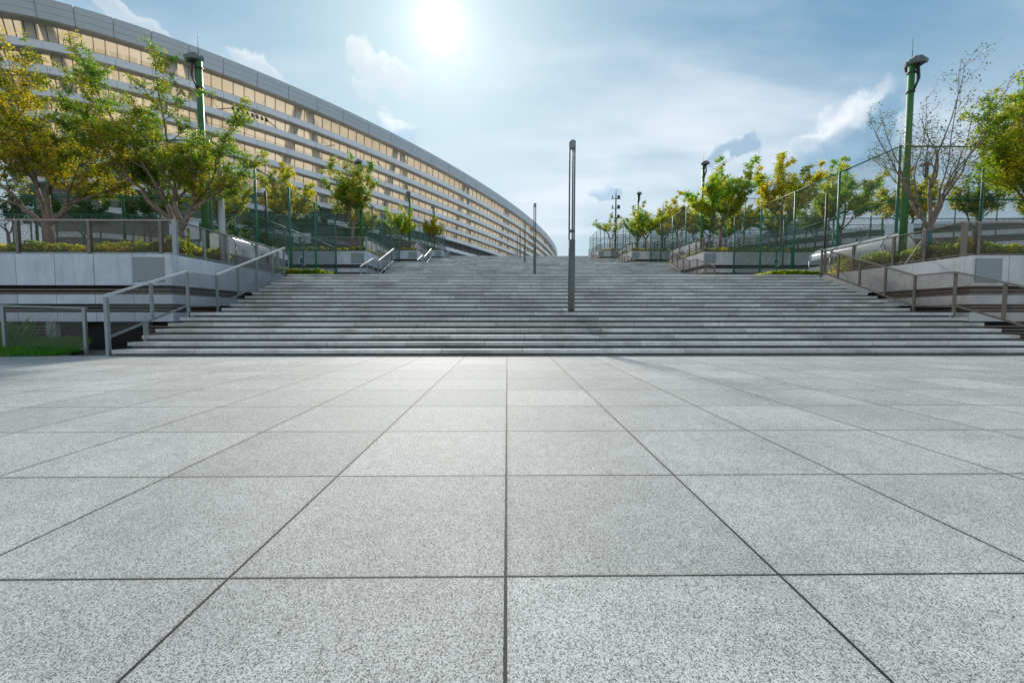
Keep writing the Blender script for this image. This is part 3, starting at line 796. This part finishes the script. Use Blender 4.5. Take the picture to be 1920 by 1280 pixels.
for t0, t1, z in ((.545, .603, 31.7), (.949, 1.005, 32.4)):
    for k in range(8):
        th = t0+(t1-t0)*k/7; p = SP(th, -2.9, z-.6); m_ = MB()
        m_.tube([(p[0], p[1]+.2, z-.12), (p[0], p[1]-.1, z+.28)], [.22, .14], 8); m_.build('spotlight', 'dark_metal', stad)

# ------------------------------------------------------------------ buildings far off on the right
t = empty('striped_hall', (96, 95, 0), 'distant hall with dark and pale horizontal stripes behind the right court fences', 'building')
A, B, Cc = (62, 132), (84, 103), (150, 78)
for i in range(6):
    z1 = 22.2-i*2.55
    m_ = MB()
    for (a, b2) in ((A, B), (B, Cc)):
        d = Vector((b2[0]-a[0], b2[1]-a[1], 0)).normalized(); nn = Vector((d.y, -d.x, 0))
        p, q = Vector((a[0], a[1], z1-.5))+nn*(.0+i*.45), Vector((b2[0], b2[1], z1-.5))+nn*(.0+i*.45)
        m_.bar(p, q, 1.4, 1.0)
    m_.build('pale_band', 'fascia', t)
m_ = MB()
for (a, b2) in ((A, B), (B, Cc)):
    d = Vector((b2[0]-a[0], b2[1]-a[1], 0)).normalized(); nn = Vector((d.y, -d.x, 0))
    p, q = Vector((a[0], a[1], 10.5))-nn*2.4, Vector((b2[0], b2[1], 10.5))-nn*2.4
    m_.bar(p, q, 4., 22.5)
m_.build('dark_wall', 'louvre', t)
t = empty('domed_hall', (118, 200, 0), 'distant grey hall with a faceted roof and a green panel behind the right fences', 'building')
def PJ(px, z_py, Y):                             # world point at distance Y for one corner of the far hall
    d = pxdir(px, z_py); k = Y/d.y; return (d.x*k, Y, EYE+d.z*k)
out_ = [PJ(1425, 500, 200), PJ(1432, 437, 200), PJ(1462, 424, 200), PJ(1487, 417, 200), PJ(1500, 413, 200), PJ(1544, 411, 200), PJ(1566, 436, 200), PJ(1580, 500, 200)]
m_ = MB(); n = len(out_); bk_ = [(x*1.0, y+45, z*.98) for x, y, z in out_]
m_.add(out_+bk_, [tuple(range(n))[::-1], tuple(range(n, 2*n))]+[(k, (k+1) % n, (k+1) % n+n, k+n) for k in range(n)])
m_.build('hall_body', 'farbuild', t)
gq = [PJ(1498, 418, 199.6), PJ(1534, 417, 199.6), PJ(1538, 428, 199.6), PJ(1496, 427, 199.6)]
m_ = MB(); m_.add(gq+[(x, y+.3, z) for x, y, z in gq], [(0, 1, 2, 3), (7, 6, 5, 4), (0, 3, 7, 4), (1, 5, 6, 2)]); m_.build('green_panel', 'fargreen', t)
t = empty('low_hall', (100, 165, 0), 'long low far building with a pale roof line in front of the domed hall', 'building')
x0, y_, zt = PJ(1476, 451, 165); x1 = PJ(1580, 452, 165)[0]
m_ = MB(); m_.box(x0, x1+10, 165, 185, 0, zt-1.2); m_.build('wall', 'farbuild', t)
m_ = MB(); m_.box(x0-1, x1+11, 164.4, 186, zt-1.19, zt); m_.build('roof', 'fascia', t)

# ------------------------------------------------------------------ plants
nrs = np.random.RandomState(11)
def leaf_mesh(name, pts, size, mt, parent=None, flat=.5, seed=0, var=.35):
    rs = np.random.RandomState(seed); n = len(pts)
    a = rs.normal(size=(n, 3)); a[:, 2] *= .7; a /= np.linalg.norm(a, axis=1)[:, None]
    nrm = rs.normal(size=(n, 3)); nrm[:, 2] += flat*2; b = np.cross(nrm, a); b /= np.linalg.norm(b, axis=1)[:, None]
    s = size*(1+var*rs.uniform(-1, 1, (n, 1)))
    V = np.empty((n, 4, 3)); fold = np.cross(a, b)*s*.12
    V[:, 0] = pts-a*s*.5; V[:, 1] = pts+b*s*.30+fold; V[:, 2] = pts+a*s*.55; V[:, 3] = pts-b*s*.30+fold
    me = bpy.data.meshes.new(name)
    me.vertices.add(n*4); me.vertices.foreach_set('co', V.reshape(-1))
    me.loops.add(n*4); me.loops.foreach_set('vertex_index', np.arange(n*4))
    me.polygons.add(n); me.polygons.foreach_set('loop_start', np.arange(n)*4)
    me.update(calc_edges=True); me.validate()
    me.materials.append(M[mt])
    o = bpy.data.objects.new(name, me); C.objects.link(o)
    if parent: o.parent = parent
    return o

def make_tree(label, tips, leafmt, fork=1.25, r0=.13, dens=26, lsize=.10, spread=.17, sub=9, sub2=4, lean=(0, 0), seed=1, start=.22, sparse=False, byx=False, group='trees beside the stairs', low=0):
    rs = random.Random(seed); nr = np.random.RandomState(seed)
    t = empty('tree', (0, 0, 0), label, 'tree', group)
    wood = MB(); twigs = []
    base = Vector((0, 0, 0)); fk = Vector((lean[0], lean[1], fork))
    wood.tube([base-Vector((0, 0, .15)), base+Vector((0, 0, .12)), base.lerp(fk, .5)+Vector((.02, 0, 0)), fk], [r0*1.35, r0*1.08, r0, r0*.95], 10)
    def curve(p, q, sag, n=6, wig=.05):
        pts = []; L = (q-p).length; off = Vector((rs.uniform(-1, 1), rs.uniform(-1, 1), rs.uniform(-1, 1)))*L*wig
        for i in range(n+1):
            f = i/n; v = p.lerp(q, f) + Vector((0, 0, -1))*sag*L*math.sin(f*math.pi) + off*math.sin(f*math.pi*1.7)
            if 0 < i < n: v += Vector((rs.uniform(-1, 1), rs.uniform(-1, 1), rs.uniform(-1, 1)))*L*.012
            pts.append(v)
        return pts
    def at(pts, f):
        x = f*(len(pts)-1); i = min(int(x), len(pts)-2); return pts[i].lerp(pts[i+1], x-i)
    order = sorted(tips, key=(lambda q: q[0]) if byx else (lambda q: math.atan2(q[1], q[0])))
    forks = {}
    ng = max(3, round(len(order)/2.6))
    for gi in range(ng):
        grp = order[gi*len(order)//ng:(gi+1)*len(order)//ng]
        mean = sum((Vector(q) for q in grp), Vector())/len(grp)
        node = fk+(mean-fk)*rs.uniform(.24, .36)+Vector((0, 0, -.12))
        rr0 = r0*(.40+.07*len(grp)); pl_ = curve(fk-Vector((0, 0, .08)), node, .08, 5, .05)
        wood.tube(pl_, [rr0*(1-.28*i/5) for i in range(6)], 8)
        for q in grp: forks[q] = (node, rr0*.62)
    for tp in tips:
        tip = Vector(tp); fkk, rr = forks[tp]; rr *= rs.uniform(.75, 1.)
        limb = curve(fkk-(fkk-fk).normalized()*.04, tip, .07, 8, .06)
        n = len(limb); wood.tube(limb, [rr*(1-.86*(i/(n-1))**.8) for i in range(n)], 7)
        L = (tip-fkk).length; d0 = (tip-fkk).normalized()
        twigs.append((limb, .55, 1., .8))
        for k in range(sub):
            f = start+(1-start)*(k+rs.uniform(.1, .9))/sub
            p = at(limb, f); ln = L*(.14+.32*(1-f))*rs.uniform(.7, 1.3)
            az = rs.uniform(0, 6.283); side = Vector((math.cos(az), math.sin(az), rs.uniform(-.15, .5)))
            q = p+(d0*.95+side*.8).normalized()*ln
            b1 = curve(p, q, .05, 4, .08); r1 = max(rr*(1-.86*f)*.5, .008)
            wood.tube(b1, [r1*(1-.7*i/4) for i in range(5)], 5, False)
            twigs.append((b1, .25, 1., 1.))
            for j in range(sub2):
                f2 = .25+.75*(j+rs.random())/sub2
                p2 = at(b1, f2); az = rs.uniform(0, 6.283)
                q2 = p2+((q-p).normalized()*.6+Vector((math.cos(az), math.sin(az), rs.uniform(-.4, .4)))).normalized()*ln*rs.uniform(.3, .55)
                b2 = curve(p2, q2, 0, 2, .05)
                wood.tube(b2, [r1*.4, r1*.3, r1*.18], 4, False)
                twigs.append((b2, .1, 1., 1.))
    P = []
    for pts, f0, f1, k in twigs:
        L = sum((b2-a).length for a, b2 in zip(pts, pts[1:]))
        if sparse:
            n = max(int(dens*k*max(L, .25)*(f1-f0)*6*rs.uniform(.55, 1.3)), 2)
            f = nr.uniform(f0, f1, n); A = np.array([tuple(at(pts, x)) for x in f]).reshape(-1, 3)
            P.append(A+nr.normal(size=A.shape)*spread); continue
        m = max(1, int(L*(f1-f0)/(spread*1.15)*k+rs.random()))        # leaves stand in small tufts along the twig
        for q in range(m):
            if rs.random() < .12: continue
            c_ = at(pts, min(f0+(f1-f0)*(q+rs.uniform(.2, 1.))/m, 1.)); n = int(dens*rs.uniform(.5, 1.4))
            P.append(np.array(tuple(c_))+nr.normal(size=(n, 3))*spread*rs.uniform(.35, .8)*np.array((1, 1, .7)))
    P = np.concatenate(P)
    w_ = wood.build('trunk', 'bark', t, True)
    c_ = leaf_mesh('crown', P, lsize, leafmt, t, seed=seed)
    return t, len(P)
def tips_vase(n, h, r, seed, up=.8):
    rs = random.Random(seed); o = []
    for i in range(n):
        a = 6.283*i/n+rs.uniform(-.35, .35); k = rs.uniform(.45, 1.); o.append((math.cos(a)*r*k, math.sin(a)*r*k, h*(up+(1-up)*rs.random())*(1.12-.30*k)))
    o.append((rs.uniform(-.3, .3), rs.uniform(-.3, .3), h)); return o
BZ = UP-.03
# near trees, limbs set out one by one
t1, n1 = make_tree('leafy olive yellow tree standing left of the green tree with three spires', [(-.75, -.2, 7.0), (-1.9, .4, 5.2), (-3.4, .2, 3.6), (-2.4, -.9, 4.4), (.9, .6, 5.2), (1.9, -.2, 4.6), (2.9, .5, 3.3), (.2, -.8, 5.6), (-1.0, 1.1, 4.6), (1.2, 1.2, 3.7), (-.3, .3, 4.6)], 'leaf_olive', 1.35, .165, 24, .070, .125, 12, 5, seed=3, byx=True, start=.12)
t1.location = (-15.35, 14.8, BZ)
t2, n2 = make_tree('leafy green tree with three upright spires behind the corner of the left guard railing', [(-3.5, .2, 6.6), (-2.5, -.3, 6.5), (-.55, .1, 6.5), (2.1, .1, 5.0), (2.3, .6, 3.7), (-1.4, .6, 5.2), (-3.2, -.4, 4.6), (-.6, -.8, 4.8), (.5, 1.0, 4.2), (-1.9, 1.0, 3.9), (1.0, -.5, 4.0)], 'leaf_green', 1.15, .16, 22, .070, .12, 12, 5, seed=5, byx=True, start=.12)
t2.location = (-10.98, 14.75, BZ)
t3, n3 = make_tree('nearly bare tree with small scattered leaves, propped by stakes on the right', [(-2.15, .1, 5.2), (-1.6, .4, 5.6), (-.75, -.3, 5.4), (.05, .2, 5.5), (.75, -.1, 6.5), (1.15, .3, 6.9), (1.8, .2, 5.8), (2.55, -.1, 6.5), (2.4, .5, 5.4), (.4, .7, 5.2), (1.5, -.6, 5.0), (-1.3, .8, 4.2)], 'leaf_sparse', 1.25, .115, 2.4, .066, .10, 8, 3, seed=8, byx=True, start=.12, sparse=True)
wp = MB(); wp.tube([(0, 0, .25), (0, 0, 1.2)], [.135, .125], 12); wp.build('teal_wrap', 'wrap', t3, True)
for dx_, dy_ in ((-.95, -.25), (.8, -.4), (.1, .9)):
    s_ = MB(); s_.tube([(dx_, dy_, .0), (dx_*.06, dy_*.06, 1.0)], .022, 7); s_.build('support_stake', 'prop', t3, True)
t3.location = (14.45, 14.9, BZ)
t4, n4 = make_tree('big leafy yellow green tree cut by the right edge of the picture', [(-2.6, -.2, 4.2), (-2.0, .4, 5.6), (-.9, -.4, 6.4), (.4, .3, 6.8), (1.8, .2, 5.8), (-1.6, .9, 4.6), (-1.9, -.9, 4.4), (2.6, -.2, 4.2), (.6, -1.1, 5.0), (.2, 1.3, 4.9), (-2.5, .1, 5.0), (-1.4, 0, 6.2)], 'leaf_near', 1.35, .17, 24, .075, .14, 12, 6, seed=9, byx=True, start=.12)
t4.location = (18.8, 14.9, BZ)
t5, n5 = make_tree('olive tree at the left end of the near planting strip, cut by left edge', tips_vase(8, 5.6, 2.8, 4), 'leaf_olive', 1.3, .15, 17, .10, .14, 9, 5, seed=12)
t5.location = (-20.3, 14.8, BZ)
# a few kinds for the terraces behind
kinds = {}
def kind(key, *a, **k):
    t, n = make_tree('x', *a, **k); kinds[key] = [t, False]
kind('round', tips_vase(8, 6.2, 2.4, 21), 'leaf_green', 1.9, .11, 15, .115, .15, 8, 5, seed=21, start=.05)
kind('bright', tips_vase(10, 6.7, 2.7, 22, .62), 'leaf_bright', 1.9, .12, 19, .125, .16, 8, 5, seed=22, start=.05)
kind('yellow', tips_vase(10, 6.5, 2.7, 23, .60), 'leaf_yellow', 2.0, .11, 17, .125, .16, 8, 5, seed=23, start=.08)
kind('dark', tips_vase(7, 5.0, 2.3, 24), 'leaf_dark', 1.6, .10, 14, .14, .16, 7, 4, seed=24)
kind('thin', tips_vase(7, 5.0, 2.2, 25, .7), 'leaf_green', 1.7, .09, 6, .15, .14, 7, 4, seed=25)
KL = {'round': 'rounded green', 'bright': 'bright green', 'yellow': 'yellowing', 'dark': 'dark green', 'thin': 'thin sparse'}
NTH = ['first', 'next', 'third', 'fourth', 'fifth', 'sixth', 'seventh']
def put(key, x, y, z, rot, sc_, label):
    k = kinds[key]
    if not k[1]: k[1] = True; o = k[0]; o['label'] = label
    else: o = copy_tree(k[0], (0, 0, 0), label)
    o.location = (x, y, z); o.rotation_euler = (0, 0, R(rot)); o.scale = (sc_,)*3
rows = {(0, 1): [('round', -11.45, 1.12), ('yellow', -16.4, 1.0), ('yellow', -21.2, .95), ('dark', -26.2, 1.), ('dark', -31.4, .95), ('dark', -36.6, 1.0)],
        (1, 1): [('bright', 16.1, 1.1), ('yellow', 20.6, 1.14), ('bright', 25.2, 1.08), ('yellow', 30.4, 1.0), ('round', 35.4, 1.08), ('round', 40.2, 1.)],
        (0, 2): [('bright', -12.4, .82), ('yellow', -17.0, .9), ('dark', -22.5, 1.), ('dark', -28., 1.)],
        (1, 2): [('bright', 16.0, .88), ('yellow', 19.8, 1.0), ('bright', 23.4, .95), ('yellow', 27.2, 1.0), ('bright', 31.4, .95), ('round', 36., 1.)],
        (0, 3): [('yellow', -11.8, .88), ('round', -18.5, .9), ('dark', -24, .9)],
        (1, 3): [('thin', 16.2, 1.22), ('bright', 20.5, .9), ('yellow', 24.8, .95), ('round', 29.5, 1.), ('bright', 34.5, .9)]}
for (side, s), lst in rows.items():
    for i, (k, x, q) in enumerate(lst):
        put(k, x, 14.6+PER*s+rnd.uniform(-.2, .3), UP*(s+1)-.03, rnd.uniform(0, 360), q,
            f'{KL[k]} tree above the {ORD[s]} {"left" if side == 0 else "right"} retaining wall, {NTH[i]} tree from the stairs')
# trees standing by the court backs, deeper behind the fences
for i, (k, x, y, s, q) in enumerate((('dark', -17.5, 29.0, 1, .9), ('dark', 29, 66, 3, .9))):
    put(k, x, y, UP*s-.03, 40+90*i, q, ['dark tree inside the lowest left court by its rear fence', 'dark tree far right beyond the third court'][i])

# hedges
def hedge(label, x0, x1, y0, y1, z0, h, n, size, seed, mt='leaf_hedge', bumpy=.12):
    rs = np.random.RandomState(seed)
    x0, x1 = sorted((x0, x1))
    lx, ly = x1-x0, y1-y0
    P = np.empty((n, 3)); P[:, 0] = rs.uniform(x0, x1, n); P[:, 1] = rs.uniform(y0, y1, n)
    top = h*(1+bumpy*np.sin(P[:, 0]*2.1+seed)+bumpy*.6*np.sin(P[:, 0]*5.7+P[:, 1]*3)+bumpy*.5*np.sin(P[:, 0]*13.1))
    u = rs.uniform(0, 1, n)**.45; shell = rs.uniform(0, 1, n) < .3
    P[:, 2] = z0+top*u
    P[shell, 1] = y0+rs.normal(0, .03, shell.sum())
    t = empty('hedge', ((x0+x1)/2, y0, z0), label, 'hedge', 'clipped hedges on the wall tops')
    o = leaf_mesh('foliage', P, size, mt, t, flat=.8, seed=seed)
    o.parent = t; o.matrix_parent_inverse = __import__('mathutils').Matrix.Translation(-t.location)
    c = MB(); c.box(x0+.05, x1-.05, y0+.12, y1-.08, z0-.02, z0+h*.72)
    o2 = c.build('twig_core', 'soil', t)
hedge('long clipped hedge along the top of the lowest left wall, near trees rising from it', -34, -10.45, 13.62, 14.35, BZ, .46, 26000, .085, 1)
hedge('long clipped hedge along the top of the lowest right wall below the bare tree', 14.5, 30, 13.62, 14.40, BZ, .50, 24000, .085, 2)
hedge('loose flowering shrubs behind the left side guard railing below the green pole', -11.2, -10.3, 13.7, 16.4, BZ, .55, 7000, .09, 3, bumpy=.3)
hedge('loose shrubs behind the right side guard railing beside the canopy', 14.35, 15.1, 13.7, 18.2, BZ, .55, 10000, .09, 4, bumpy=.35)
hedge('low green shrub bed at the left head of the lowest stairs', -10.3, -8.35, 19.62, 21.2, BZ, .34, 4200, .085, 5, 'leaf_bright')
hedge('low yellow green shrub bed at the right head of the lowest stairs', 11.95, 14.6, 19.62, 21.2, BZ, .27, 5200, .085, 6, 'leaf_hedge')
for s in (1, 2, 3):
    for side in (0, 1):
        a, b2 = (-10.5, -34) if side == 0 else (14.6, 38)
        hedge(f'clipped hedge on top of the {ORD[s]} {"left" if side == 0 else "right"} retaining wall', a, b2, 13.6+PER*s, 14.3+PER*s, UP*(s+1)-.03, .40, 7000, .15, 10+s*2+side, 'leaf_hedge' if s < 3 else 'leaf_yellow')
        if s < 3:
            a, b2 = (-11.9, -10.2) if side == 0 else (14.2, 15.9)
            hedge(f'low shrub bed {"left" if side == 0 else "right"} of the head of the {ORD[s]} stairs', a, b2, 20+PER*s, 29+PER*s, UP*(s+1)-.03, .22, 3000, .15, 30+s*2+side, 'leaf_bright')
            a, b2 = (-11.0, -10.3) if side == 0 else (14.4, 15.0)
            hedge(f'shrubs behind the {"left" if side == 0 else "right"} side guard railing of the {ORD[s]} terrace', a, b2, 13.8+PER*s, 18+PER*s, UP*(s+1)-.03, .42, 2500, .13, 40+s*2+side)
# upright saplings standing out of the near hedges
for i, (x, y, h, w_, n, lab) in enumerate(((-9.98-.1, 13.95, .98, .055, 240, 'slim bright green shoot standing up behind the left guard railing corner'), (-11.6, 13.9, .72, .09, 240, 'short pointed shoot rising from the near left hedge'),
        (14.35, 18.4, .85, .26, 900, 'small round bright green bush behind the right stair railing'))):
    rs = np.random.RandomState(70+i); u = rs.uniform(0, 1, n)
    P = np.stack([x+rs.normal(0, 1, n)*w_*(1.15-u), y+rs.normal(0, 1, n)*w_*(1.15-u), BZ+h*u], 1)
    t = empty('sapling', (0, 0, 0), lab, 'young plant'); leaf_mesh('foliage', P, .07, 'leaf_bright', t, seed=70+i)
    m_ = MB(); m_.tube([(x, y, BZ), (x, y, BZ+h)], [.012, .004], 5); m_.build('stem', 'bark', t)

# grass beside the plaza on the left
gb = MB(); gb.add([(-60, 9.75, -.02), (-13.5, 9.93, .005), (-10.62, 10.5, .005), (-12.0, 12.6, .16), (-60, 12.6, .3), (-60, 11.2, .22), (-13.5, 11.3, .12)], [(0, 1, 6, 5), (1, 2, 3, 6), (6, 3, 4, 5)])
tag(gb.build('lawn_base', 'soil'), kind='structure')
n = 22000; rs = np.random.RandomState(5)
x = -10.85-rs.uniform(0, 1, n)**1.3*9; fr = rs.uniform(0, 1, n)
yb = np.where(x > -13.5, 10.5+(x+10.62)*.2, 9.93)
y = yb+.02+fr*(12.5-yb); keep = x < -10.72-np.maximum(y-11., 0)*.85; x, fr, y, yb = x[keep], fr[keep], y[keep], yb[keep]; n = len(x); z = .0+fr*.17
h = rs.uniform(.05, .13, n)*(1+1.2*fr); tall = (x < -14.0+.4*rs.normal(size=n)) & (fr > .25); h = np.where(tall, h*rs.uniform(1.2, 3.2, n), h)
az = rs.uniform(0, 6.283, n); w_ = .006+.006*rs.uniform(0, 1, n); lx, ly = rs.normal(size=n)*.35*h, rs.normal(size=n)*.35*h
V = np.empty((n, 4, 3)); cx, sx = np.cos(az)*w_, np.sin(az)*w_
V[:, 0] = np.stack([x-cx, y-sx, z], 1); V[:, 1] = np.stack([x+cx, y+sx, z], 1)
V[:, 2] = np.stack([x+cx*.5+lx*.5, y+sx*.5+ly*.5, z+h*.65], 1); V[:, 3] = np.stack([x+lx, y+ly, z+h], 1)
me = bpy.data.meshes.new('grass'); me.vertices.add(n*4); me.vertices.foreach_set('co', V.reshape(-1)); me.loops.add(n*4); me.loops.foreach_set('vertex_index', np.arange(n*4)); me.polygons.add(n); me.polygons.foreach_set('loop_start', np.arange(n)*4); me.update(calc_edges=True); me.materials.append(M['grass'])
o = bpy.data.objects.new('grass', me); C.objects.link(o); tag(o, 'green grass with taller tufts beside the left end of the plaza', kind='stuff')
# low railing over the grass
t = empty('low_railing', (-10.75, 11.1, 0), 'low grey mesh railing standing in the grass left of the stairs', 'railing')
for x in (-10.72, -12.75, -14.8, -16.85):
    m_ = MB(); m_.box(x-.034, x+.034, 11.07, 11.13, -.02, 1.14+(-10.72-x)*.03); m_.build('post', 'rail', t)
tr_ = MB(); tr_.bar((-10.66, 11.1, 1.16), (-18.5, 11.1, 1.39), .06, .04); tr_.build('top_rail', 'rail', t)
me_ = MB(); me_.quad((-10.76, 11.1, .12), (-18.5, 11.1, .2), (-18.5, 11.1, 1.36), (-10.76, 11.1, 1.13)); me_.build('mesh_panel', 'infill', t)
br_ = MB(); br_.bar((-10.76, 11.1, .12), (-18.5, 11.1, .2), .04, .04); br_.build('bottom_rail', 'rail', t)
